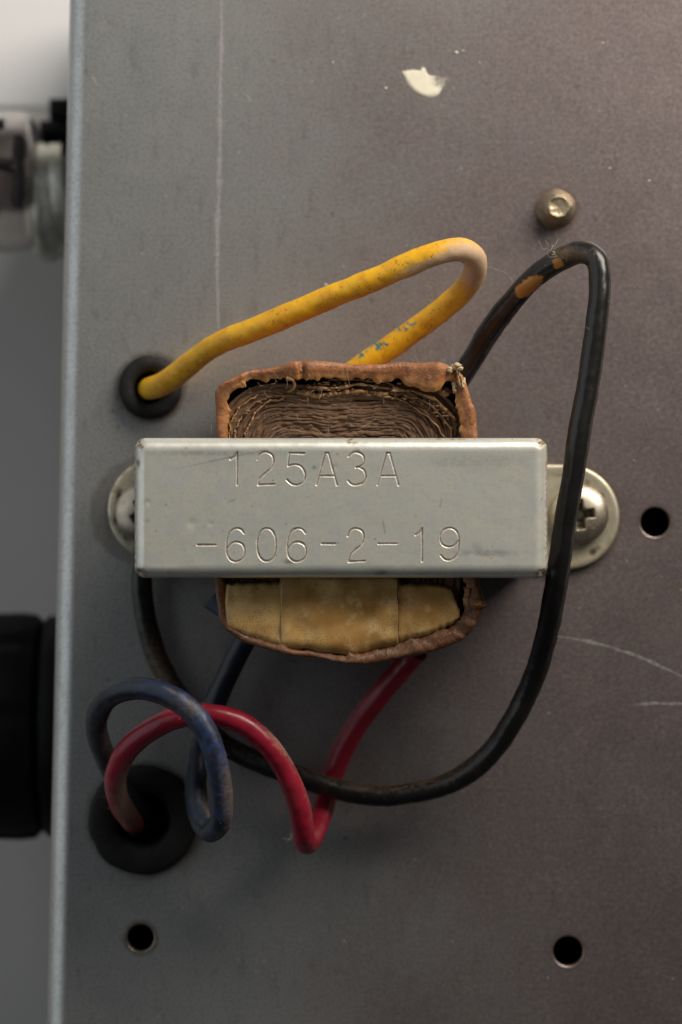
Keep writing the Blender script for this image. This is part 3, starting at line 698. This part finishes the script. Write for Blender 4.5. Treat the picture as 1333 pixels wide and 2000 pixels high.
# crumbs of perished paper between the wrapper and the layers
def crumbs():
    rg = np.random.default_rng(41); import bmesh
    bm = bmesh.new(); bmesh.ops.create_icosphere(bm, subdivisions=2, radius=1.0)
    V0 = np.array([v.co[:] for v in bm.verts]); F0 = [[q.index for q in fc.verts] for fc in bm.faces]; bm.free(); V, F = [], []
    for i in range(130):
        if i < 100: x = rg.uniform(590, 880); y = np.interp(x, [590, 700, 780, 850, 885], [757, 758, 768, 792, 830]) + rg.normal() * 7; z = 18.2 + rg.normal() * .15
        elif i < 125: x = rg.uniform(455, 560); y = np.interp(x, [455, 480, 520, 560], [840, 800, 775, 766]) + rg.normal() * 6; z = 17.9
        else: x = rg.uniform(470, 870); y = rg.uniform(790, 850); z = 17.75
        r = rg.uniform(.03, .10) * (1.6 if rg.random() < .12 and i < 100 else 1) * (.6 if i >= 125 else 1); k = len(V)
        d = 1 + .6 * noise_arr(V0 + rg.normal(size=3) * 5, 1.3, i, 2)[:, None]
        V += (V0 * d * r * np.array([rg.uniform(1.2, 4.0), 1, .7]) + W(x, y, z)).tolist(); F += [[j + k for j in q] for q in F0]
    o = link_mesh('paper_crumbs', V, F, MAT_CRUMB, trafo, attrs={'edge': np.full(len(V), .5)}); o['kind'] = 'stuff'
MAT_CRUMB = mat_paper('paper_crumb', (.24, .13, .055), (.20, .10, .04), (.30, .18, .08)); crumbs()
# curl of torn rim
C = spline([W(560, 739, 19.4), W(572, 743, 19.5), W(576, 752, 19.3), W(571, 762, 18.9), W(563, 765, 18.5)], 40)
v, f, _ = tube(C, np.interp(np.arange(40), [0, 10, 39], [.24, .16, .07]), 14, .08, 4)
link_mesh('torn_curl', v, f, MAT_KRAFT_IN, trafo, attrs={'edge': np.full(len(v), .6)})

# --- coil: cloth tape over the lower end, in three lapped strips
def cloth(x0, x1, tops, bots, z0, seed, stains, el=14, er=14):
    nx, ny = 90, 70; V, S, E = [], [], []
    tx = np.linspace(0, 1, nx)
    top = np.interp(x0 + tx * (x1 - x0), [p[0] for p in tops], [p[1] for p in tops]); bot = np.interp(x0 + tx * (x1 - x0), [p[0] for p in bots], [p[1] for p in bots])
    top = smooth1(top, 9) + rnd1(nx, 9, seed) * .6; bot = smooth1(bot, 9) + rnd1(nx, 9, seed + 1) * .8
    for i in range(nx):
        for j in range(ny):
            t = j / (ny - 1); x = x0 + tx[i] * (x1 - x0); y = top[i] + t * (bot[i] - top[i])
            e = min(tx[i] * el + .01, (1 - tx[i]) * er + .01, (1 - t) * 7, t * 12, 1.0); ee = min(tx[i] * 10, (1 - tx[i]) * 10, (1 - t) * 5, t * 9, 1.0)
            z = z0 - .9 * (1 - math.sqrt(max(0, 1 - (1 - e) ** 2))) - .35 * (2 * t - 1) ** 2
            z += .30 * mnoise.fractal(Vector((x * .011, y * .014, seed)), .45, 2, 2)
            V.append(W(x, y, z)); S.append(max([a * math.exp(-(((x - sx) / rx) ** 2 + ((y - sy) / ry) ** 2)) for sx, sy, rx, ry, a in stains] + [0])); E.append((1 - min(1, ee)) ** 1.5)
    return link_mesh('cloth_strip', V, grid_faces(nx, ny, flip=True), MAT_CLOTH, trafo, attrs={'stain': np.clip(S, 0, 1), 'edge': E})
TOPS = [(438, 1139), (548, 1135), (552, 1120), (778, 1122), (782, 1138), (862, 1142), (884, 1150), (892, 1175), (897, 1190)]
BOTS = [(440, 1226), (452, 1236), (500, 1250), (548, 1267), (600, 1270), (640, 1277), (685, 1282), (740, 1270), (778, 1259), (830, 1244), (880, 1224), (897, 1206)]
ST = [(720, 1190, 38, 26, .9), (678, 1262, 40, 14, .75), (598, 1168, 20, 13, .45), (500, 1148, 30, 9, .55), (835, 1195, 40, 10, .4), (500, 1228, 25, 9, .4), (640, 1200, 40, 26, .3)]
cloth(439, 552, TOPS, BOTS, 20.2, 1, ST, 14, 400); cloth(547, 780, TOPS, BOTS, 20.36, 2, ST, 300, 300); cloth(777, 899, TOPS, BOTS, 20.24, 3, ST, 400, 14)
# scrap of blue tape at the coil's lower left corner
def tape_scrap():
    n = 14; A = [W(396, 1184, 17.6), W(428, 1150, 18.8), W(446, 1158, 19.0), W(446, 1216, 18.6)]; V = []
    for i in range(n):
        for j in range(n):
            a, b = i / (n - 1), j / (n - 1); p = (A[0] * (1 - a) + A[1] * a) * (1 - b) + (A[3] * (1 - a) + A[2] * a) * b
            p = p + np.array([0, 0, .25 * math.sin(a * 3 + b * 2)]); V.append(p)
    o = link_mesh('tape_scrap', V, grid_faces(n, n, flip=True), MAT_BLUETAPE, trafo)
    md = o.modifiers.new('thick', 'SOLIDIFY'); md.thickness = .12 * MM; o['label'] = 'dark blue scrap of tape'
tape_scrap()

# ------------------------------------------------------------------ screws through the feet
def screw(px, py, rot, label):
    base = W(px, py, .9); R = 57.0 / scl(2.0); nr, na = 70, 160
    rr = np.concatenate([np.linspace(0.001, .90, 56), .90 + .10 * np.sin(np.linspace(0, np.pi / 2, nr - 56 + 1)[1:])]) * R
    a = np.linspace(0, 2 * np.pi, na, endpoint=False); A, Rr = np.meshgrid(a, rr, indexing='ij')
    x, y = Rr * np.cos(A), Rr * np.sin(A); q = Rr / R
    z = .55 + 1.30 * np.sqrt(np.clip(1 - (q * .97) ** 2.3, 0, 1))
    c, s = math.cos(rot), math.sin(rot); u, w = x * c + y * s, -x * s + y * c
    def ss(t): t = np.clip(t, 0, 1); return t * t * (3 - 2 * t)
    arm = np.maximum(ss((.52 - np.abs(w)) / .2) * ss((1.62 - np.abs(u)) / .35), ss((.52 - np.abs(u)) / .2) * ss((1.62 - np.abs(w)) / .35))
    cone = ss((.95 - Rr) / .5)
    z -= arm * 1.25 + cone * .6
    V = np.stack([x, y, z], -1)
    V = np.concatenate([V, np.stack([x[:, -1:], y[:, -1:], 0 * x[:, -1:] + .0], -1)], 1)
    V = V.reshape(-1, 3) + base
    dirt_dark = np.concatenate([np.clip(arm * 1.2, 0, 1), 0 * x[:, -1:] + .8], 1).ravel()  # cross recess and bottom rim of the head coloured darker
    o = link_mesh('screw', V, grid_faces(na, nr + 1, cu=True, flip=True), MAT_SCREW, None, origin=base, attrs={'dirt_dark': dirt_dark})
    tag(o, label, 'screw', 'cross-head screws holding the transformer feet')
    return o
screw(1131, 1005, .12, 'cross-head pan screw right of the bracket, partly behind the black wire')
screw(284, 1001, .55, 'cross-head pan screw mostly hidden under the left end of the bracket')

# ------------------------------------------------------------------ rivet
b = W(1087, 408, 0)
v, f = lathe([(2.05, .01), (2.0, .12), (1.90, .35), (1.80, .7), (1.80, .8), (1.70, 1.2), (1.67, 1.3), (1.56, 1.75), (1.52, 1.85), (1.36, 2.2), (1.22, 2.38), (1.17, 2.42), (1.13, 2.62), (1.08, 2.70), (1.0, 2.70), (.93, 2.66), (.86, 2.60), (.6, 2.57), (.3, 2.56), (.01, 2.555)], 72)
v = v + noise_arr(v, 1.3, 2, 3)[:, None] * np.array([.06, .06, .05]); v[:, 0] += .03 * v[:, 2]
tag(link_mesh('rivet', v + b, f, MAT_RIVET, None, origin=b), 'dull brassy rivet stub with dished tip above the black wire loop', 'rivet')

# ------------------------------------------------------------------ grommets
def grommet(px, py, ro, ri, h, mat, label, seed):
    b = W(px, py, 0); ro /= S0; ri /= S0; w = ro - ri
    pr = [(ro - .15, .01), (ro, .18), (ro + .01, h * .45), (ro - .08, h * .75), (ro - .28, h * .95), (ro - .55, h * 1.03), (ro - w * .5, h * 1.05), (ri + .45, h * 1.0), (ri + .16, h * .85), (ri + .02, h * .5), (ri, 0), (ri + .02, -1.6), (ri, -2.6)]
    v, f = lathe(pr, 96); v = v + noise_arr(v, .5, seed, 3)[:, None] * np.array([.10, .10, .06])
    return tag(link_mesh('grommet', v + b, f, mat, None, origin=b), label, 'grommet', 'rubber grommets in the chassis')
grommet(295, 757, 62, 30, 1.5, MAT_GROM, 'small black rubber grommet with the yellow wire through it', 3)
grommet(281, 1600, 107, 50, 1.7, MAT_GROM2, 'large dusty black rubber grommet with red and blue wires entering it', 5)

# ------------------------------------------------------------------ wires
def wire(name, pts, r, mat, n, label, dustf, chipf=None, seed=1, fuzz=400, fz=None):
    C = spline([W(*p) for p in pts], n)
    R = r * (1 + .018 * rnd1(n, 61, seed)); C = C + np.stack([rnd1(n, 121, seed + 5), rnd1(n, 121, seed + 6), rnd1(n, 121, seed + 7)], 1) * .07
    v, f, nrm = tube(C, R, 40, .05, seed)
    s = np.repeat(np.linspace(0, 1, n), 40)
    px = v[:, 0] * scl(0) * CAMZ / (CAMZ - v[:, 2]) / 1.0 + 666.5; py = 1000 - v[:, 1] * S0 * CAMZ / (CAMZ - v[:, 2])
    d = dustf(s, px, py, nrm); at = {'dust': d}
    at['chip'] = chipf(s, px, py, nrm, v) if chipf else np.zeros(len(v))
    b = np.array([C[0][0], C[0][1], 0.0])
    o = link_mesh(name, v, f, mat, None, attrs=at, origin=b); tag(o, label, 'wire')
    # fuzz: short fibres standing on the insulation
    rg = np.random.default_rng(seed + 90); V, F = [], []
    ok = np.where((v[:, 2] > 1.5))[0]; pr = np.clip(d[ok], .03, 1); pr = pr / pr.sum()
    for i in rg.choice(ok, fuzz, p=pr):
        p = v[i] - nrm[i] * .02; L = rg.uniform(.05, .22) * (1 if rg.random() > .06 else 3.0); q = nrm[i] + rg.normal(size=3) * .9; q /= np.linalg.norm(q)
        side = np.cross(q, rg.normal(size=3)); side /= np.linalg.norm(side); w = rg.uniform(.006, .013); m_ = p + q * L * .55 + rg.normal(size=3) * .12 * L
        k = len(V); V += [p - side * w, p + side * w, m_ + side * w * .8, m_ - side * w * .8, p + q * L + rg.normal(size=3) * .3 * L]
        F += [[k, k + 1, k + 2, k + 3], [k + 3, k + 2, k + 4]]
    fo = link_mesh('dust_fuzz', V, F, MAT_LINT, o, smooth=False, origin=b); fo['kind'] = 'stuff'
    return o
def g(px, py, x, y, rx, ry): return np.exp(-(((px - x) / rx) ** 2 + ((py - y) / ry) ** 2))

YPTS = [(291, 760, -4), (291, 759, -1), (296, 756, 1.6), (318, 748, 3.4), (365, 716, 6), (425, 674, 9), (520, 637, 12), (620, 594, 14), (720, 552, 16), (790, 517, 17.3), (850, 495, 18),
        (898, 488, 17.6), (924, 502, 16.2), (925, 535, 13.5), (900, 572, 11), (852, 614, 9.5), (797, 655, 8.5), (726, 702, 8), (660, 745, 7.5)]
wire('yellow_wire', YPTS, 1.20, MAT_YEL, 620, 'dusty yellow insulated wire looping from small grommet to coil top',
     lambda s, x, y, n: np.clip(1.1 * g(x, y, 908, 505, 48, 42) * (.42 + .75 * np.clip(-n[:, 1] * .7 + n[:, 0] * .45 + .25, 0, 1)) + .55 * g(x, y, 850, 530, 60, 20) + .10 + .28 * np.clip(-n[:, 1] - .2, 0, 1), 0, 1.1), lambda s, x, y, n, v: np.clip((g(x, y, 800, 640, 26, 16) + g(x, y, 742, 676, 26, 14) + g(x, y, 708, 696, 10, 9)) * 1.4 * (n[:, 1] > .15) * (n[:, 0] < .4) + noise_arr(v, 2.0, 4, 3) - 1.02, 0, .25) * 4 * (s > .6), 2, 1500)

BPTS = [(885, 760, 6), (925, 700, 7), (960, 645, 9), (1000, 592, 11.5), (1045, 541, 14), (1095, 507, 16), (1138, 493, 17.5), (1164, 508, 18.4), (1170, 555, 19), (1162, 640, 19.4), (1148, 750, 19.8), (1130, 850, 20),
        (1116, 960, 19.6), (1101, 1060, 18.6), (1087, 1140, 17), (1068, 1240, 14), (1042, 1330, 11), (1000, 1412, 9), (945, 1482, 7), (880, 1526, 6), (805, 1549, 5.5), (740, 1557, 5.2), (665, 1546, 5.2), (590, 1519, 5),
        (515, 1490, 4.6), (440, 1453, 3.8), (388, 1408, 3), (345, 1352, 2.6), (311, 1290, 2.5), (289, 1225, 2.6), (278, 1165, 3), (276, 1125, 3.2), (280, 1090, 2.8), (284, 1066, 2.4)]
def bchip(s, x, y, n, v):
    q = noise_arr(v, 1.6, 8, 3) * .45
    a = 1 - ((x - 1032) * .82 - (y - 557) * .57) ** 2 / 36 ** 2 - ((x - 1032) * .57 + (y - 557) * .82 - 2) ** 2 / 15 ** 2 + q
    c = 1 - ((x - 1090) / 11) ** 2 - ((y - 514) / 11) ** 2 + q
    return np.clip(np.maximum(a, c) * 6, 0, 1) * (n[:, 2] > -.1) * (s < .4)
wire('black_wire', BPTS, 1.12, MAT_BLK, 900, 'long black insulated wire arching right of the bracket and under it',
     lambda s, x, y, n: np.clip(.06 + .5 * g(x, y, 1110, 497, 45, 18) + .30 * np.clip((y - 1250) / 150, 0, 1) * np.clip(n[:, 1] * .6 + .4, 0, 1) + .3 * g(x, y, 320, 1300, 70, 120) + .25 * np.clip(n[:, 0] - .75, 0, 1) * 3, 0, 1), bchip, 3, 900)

RPTS = [(815, 1270, 6), (800, 1288, 5.2), (748, 1348, 4.4), (702, 1410, 3.4), (664, 1478, 2.2), (643, 1532, 1.9), (628, 1585, 3.4), (613, 1628, 6), (603, 1648, 8.6), (597, 1640, 11), (593, 1612, 12.2), (585, 1572, 13.2), (561, 1512, 14), (522, 1455, 15), (472, 1415, 15.5),
        (412, 1396, 15.5), (352, 1398, 15), (296, 1424, 14), (250, 1466, 12.4), (226, 1520, 10), (234, 1567, 6), (256, 1598, 1.5), (268, 1612, -3.5)]
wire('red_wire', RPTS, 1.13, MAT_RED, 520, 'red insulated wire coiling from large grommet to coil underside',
     lambda s, x, y, n: np.clip(.05 + .75 * g(x, y, 250, 1560, 22, 50) + .45 * g(x, y, 540, 1450, 80, 40) * np.clip(n[:, 0] * .6 + n[:, 1] * .6, 0, 1) + .45 * np.clip(n[:, 0] - .45, 0, 1) * (s > .4) + .3 * np.clip(-n[:, 1] - .3, 0, 1) * (s > .7), 0, 1), None, 4, 1000)

UPTS = [(490, 1235, 7), (472, 1268, 6.6), (448, 1315, 6.4), (420, 1375, 7), (398, 1430, 7.8), (386, 1490, 8.6), (384, 1550, 9.8), (391, 1598, 11.8), (409, 1623, 14), (430, 1603, 16.3), (434, 1552, 17.5), (424, 1492, 18.3), (404, 1432, 18.7),
        (374, 1388, 18.7), (334, 1360, 18.3), (290, 1347, 17.6), (242, 1349, 16.5), (206, 1368, 14.6), (191, 1404, 12), (196, 1444, 9.6), (213, 1488, 7), (235, 1530, 5), (266, 1572, 2), (292, 1602, -3.5)]
wire('blue_wire', UPTS, 1.13, MAT_BLU, 600, 'dusty blue insulated wire curled in a loop over the red wire',
     lambda s, x, y, n: np.clip(.10 + .5 * g(x, y, 225, 1460, 50, 60) * np.clip(n[:, 0] * .5 + .5, 0, 1) + .6 * g(x, y, 440, 1560, 30, 90) * np.clip(n[:, 0] * .6 + .4, 0, 1) + .5 * g(x, y, 400, 1600, 20, 60) * np.clip(n[:, 0], 0, 1) + .5 * g(x, y, 370, 1385, 50, 30) * .6, 0, 1), lambda s, x, y, n, v: np.clip(np.clip(1 - np.abs(s - .47) / .16, 0, 1) * (1.1 * noise_arr(v, .9, 4, 3) + .45) * 1.2, 0, .85), 5, 1400)

# ------------------------------------------------------------------ loose lint and specks lying about
def lint(name, paths, mat, r, label):
    V, F = [], []
    for P in paths:
        C = spline(P, 26); v, f, _ = tube(C, r, 5); k = len(V); V += v.tolist(); F += [[i + k for i in q] for q in f]
    o = link_mesh(name, V, F, mat); tag(o, label, 'lint'); return o
def curl(px, py, z, n, size, seed):
    rg = np.random.default_rng(seed); out = []
    for _ in range(n):
        p = W(px, py, z) + rg.normal(size=3) * size * .12; P = [p]; d = rg.normal(size=3); d /= np.linalg.norm(d)
        for _ in range(4):
            d = d + rg.normal(size=3) * .8; d /= np.linalg.norm(d); p = p + d * size * .3; P.append(p)
        out.append(P)
    return out
lint('lint_tuft', curl(1078, 487, 17.5, 7, 1.3, 3) + [[W(1066, 470, 18), W(1072, 480, 18.2), W(1069, 492, 18), W(1074, 502, 17.8), W(1090, 500, 17.8)]], MAT_LINT, .018, 'small tuft of pale lint caught on black wire bend')
lint('lint_tuft', curl(567, 1638, 8, 6, .9, 5), MAT_LINT, .016, 'tiny tuft of pale lint left of the red wire end')
lint('lint_fibre', [[W(950, 512, 16), W(960, 500, 16.5), W(972, 490, 17)], [W(952, 520, 15), W(975, 528, 14), W(992, 536, 13), W(1002, 550, 13)], [W(937, 545, 15), W(920, 580, 13), W(905, 600, 12), W(890, 607, 11)],
     [W(882, 620, 6), W(890, 645, 5), W(886, 680, 4), W(884, 700, 4)]], MAT_LINT, .012, 'fine pale hairs trailing from the yellow wire bend')
rg = np.random.default_rng(31); ps = []
for i in range(70):
    x = rg.uniform(470, 890); y = rg.uniform(700, 850); p = W(x, y, 18.6 if y > 765 else 19.9); d = rg.normal(size=3) * .35
    ps.append([p, p + d + rg.normal(size=3) * .1, p + d * 1.8 + rg.normal(size=3) * .15])
for x, y in ((412, 848), (640, 850), (838, 800), (560, 760)):
    p = W(x, y, 20); ps.append([p, p + np.array([.1, .4, .3]), p + np.array([.05, .9, .3])])
o = lint('coil_fuzz', ps, MAT_LINT, .010, 'pale dust fibres scattered over the coil paper'); o['kind'] = 'stuff'

def specks():
    import bmesh
    bm = bmesh.new(); bmesh.ops.create_icosphere(bm, subdivisions=1, radius=1.0)
    V0 = np.array([v.co[:] for v in bm.verts]); F0 = [[q.index for q in fc.verts] for fc in bm.faces]; bm.free()
    rg = np.random.default_rng(77); V, F = [], []
    for i in range(620):
        x, y = rg.uniform(170, 1333), rg.uniform(0, 2000)
        if rg.random() > .35: x, y = rg.normal(700, 330), rg.normal(850, 380)
        if x < 175: continue
        c = W(x, y, .02); r = rg.uniform(.02, .055) * (1.8 if rg.random() < .06 else 1); k = len(V)
        v = V0 * (1 + .3 * rg.normal(size=(len(V0), 1))) * r * np.array([1, rg.uniform(.5, 1.2), .6]); V += (v + c).tolist(); F += [[j + k for j in q] for q in F0]
    o = link_mesh('dust_specks', V, F, MAT_LINT, smooth=True); tag(o, 'pale dust specks scattered on the chassis top', 'dust', kind='stuff')
specks()

# ------------------------------------------------------------------ blurred things beyond the chassis edge
SZ = -31.0
# black knob on the side wall, lying along x
k0 = W(105, 1418, SZ); wx = edge_x(k0[1]); R = 222 / scl(SZ)
kn = empty('knob', (wx, k0[1], SZ)); tag(kn, 'large black cylindrical knob blurred beyond the lower left edge', 'knob')
xl = -48.0
v, f = lathe([(0.01, xl - wx), (R * .94, xl - wx), (R * .97, xl - wx + .6), (R, -6.0), (R * .985, -4.4), (R * .93, -3.7), (R * .6, -3.6)], 96, 'x', (wx, k0[1], SZ))
rr = np.hypot(v[:, 1] - k0[1], v[:, 2] - SZ); aa = np.arctan2(v[:, 2] - SZ, v[:, 1] - k0[1]); fl = 1 - .035 * (np.cos(aa * 9) > .75) * (rr > R * .9)
v[:, 1] = k0[1] + (v[:, 1] - k0[1]) * fl; v[:, 2] = SZ + (v[:, 2] - SZ) * fl
link_mesh('grip', v, f, MAT_BLACKPL, kn, origin=(wx, k0[1], SZ))
v, f = lathe([(R * .55, -3.5), (R * .93, -3.3), (R * .97, -2.8), (R * .97, -.3), (R * .95, .0), (.01, .0)], 96, 'x', (wx - .05, k0[1], SZ))
link_mesh('collar', v, f, MAT_BLACKPL, kn, origin=(wx, k0[1], SZ))

# glass tube with silver collar on the side wall
TZC = -34.0
st = scl(TZC); wx = edge_x((1000 - 372) / st); gyc = (1000 - 355) / st; RG = 128 / st
def tx(px): return (px - 666.5) / st
o0 = np.array([wx, gyc, TZC]); tb = empty('glass_tube', o0)
tag(tb, 'blurred glass tube with dark electrodes and silver collar beyond the upper left edge', 'glass tube')
v, f = lathe([(RG * .80, tx(66)), (RG * .97, tx(52)), (RG, tx(30)), (RG, -56), (RG * .97, -59), (RG * .8, -62), (RG * .4, -64), (.01, -64.6)], 72, 'x', (0, gyc, TZC))
g_ = link_mesh('glass_envelope', v, f, MAT_GLASS, tb, origin=o0); md = g_.modifiers.new('thick', 'SOLIDIFY'); md.thickness = .6 * MM; md.offset = -1
MAT_ELEC = mat_metal('dark_electrode', (.07, .055, .05), (.035, .03, .03), .5, (.05, .03, .02), .5, .5)
MAT_MICA = mat_plain('smoky_mica', (.42, .37, .355), (.22, .18, .175), .5, .3)
def rod(px0, py0, px1, py1, r, z, mat=MAT_ELEC, name='electrode'):
    C = np.linspace([tx(px0), (1000 - py0) / st, z], [tx(px1), (1000 - py1) / st, z], 12); v, f, _ = tube(C, r, 16, .5, int(py0))
    return link_mesh(name, v, f, mat, tb, origin=o0)
rod(-90, 262, 26, 262, .55, -24); rod(-90, 300, 12, 286, .6, -25); rod(-90, 340, 52, 342, .75, -23); rod(-90, 392, 10, 400, .6, -25); rod(-90, 434, 16, 428, .8, -24)
rod(50, 280, 52, 420, .7, -26, name='support_rod')
v, f = boxv(-58, tx(56), gyc - RG * .45, gyc + RG * .80, TZC - 1.5, TZC + 1.0, .5); link_mesh('mica_plate', v, f, MAT_MICA, tb, smooth=False, origin=o0)
pr = [(.72, 134), (.72, 70), (.86, 62), (.95, 68), (.985, 80), (.99, 96), (.93, 106), (.96, 112), (.94, 134)]
RC = 118 / st
v, f = lathe([(RC * a, tx(b)) for a, b in pr], 72, 'x', (0, 0, 0)); tl = math.radians(7)
x_, y_ = v[:, 0] - tx(100), v[:, 1].copy(); v[:, 0] = tx(100) + x_ * math.cos(tl) - y_ * math.sin(tl) * .9; v[:, 1] = y_ * math.cos(tl) + x_ * math.sin(tl) + (1000 - 394) / st; v[:, 2] += TZC
link_mesh('silver_collar', v, f, mat_metal('silver_collar', (.66, .65, .58), (.50, .49, .42), .42), tb, origin=o0)
v, f = boxv(tx(70), wx - .05, (1000 - 276) / st, (1000 - 226) / st, -50, -38, 1.0); link_mesh('base_block', v, f, MAT_BLACKPL, tb, origin=o0)
v, f = boxv(tx(88), wx - .05, (1000 - 232) / st, (1000 - 180) / st, -49, -39, .8); link_mesh('base_pin', v, f, MAT_BLACKPL, tb, origin=o0)
# white paper on the table below the tube
p0 = W(0, 208, TZ); v, f = boxv(-230, -8, p0[1], p0[1] + 170, TZ + .02, TZ + .3)
tag(link_mesh('paper_sheet', v, f, mat_plain('white_paper', (.72, .72, .725), (.69, .69, .695), .7, .02, .02), smooth=False), 'white paper sheet on the table at the upper left corner', 'paper')
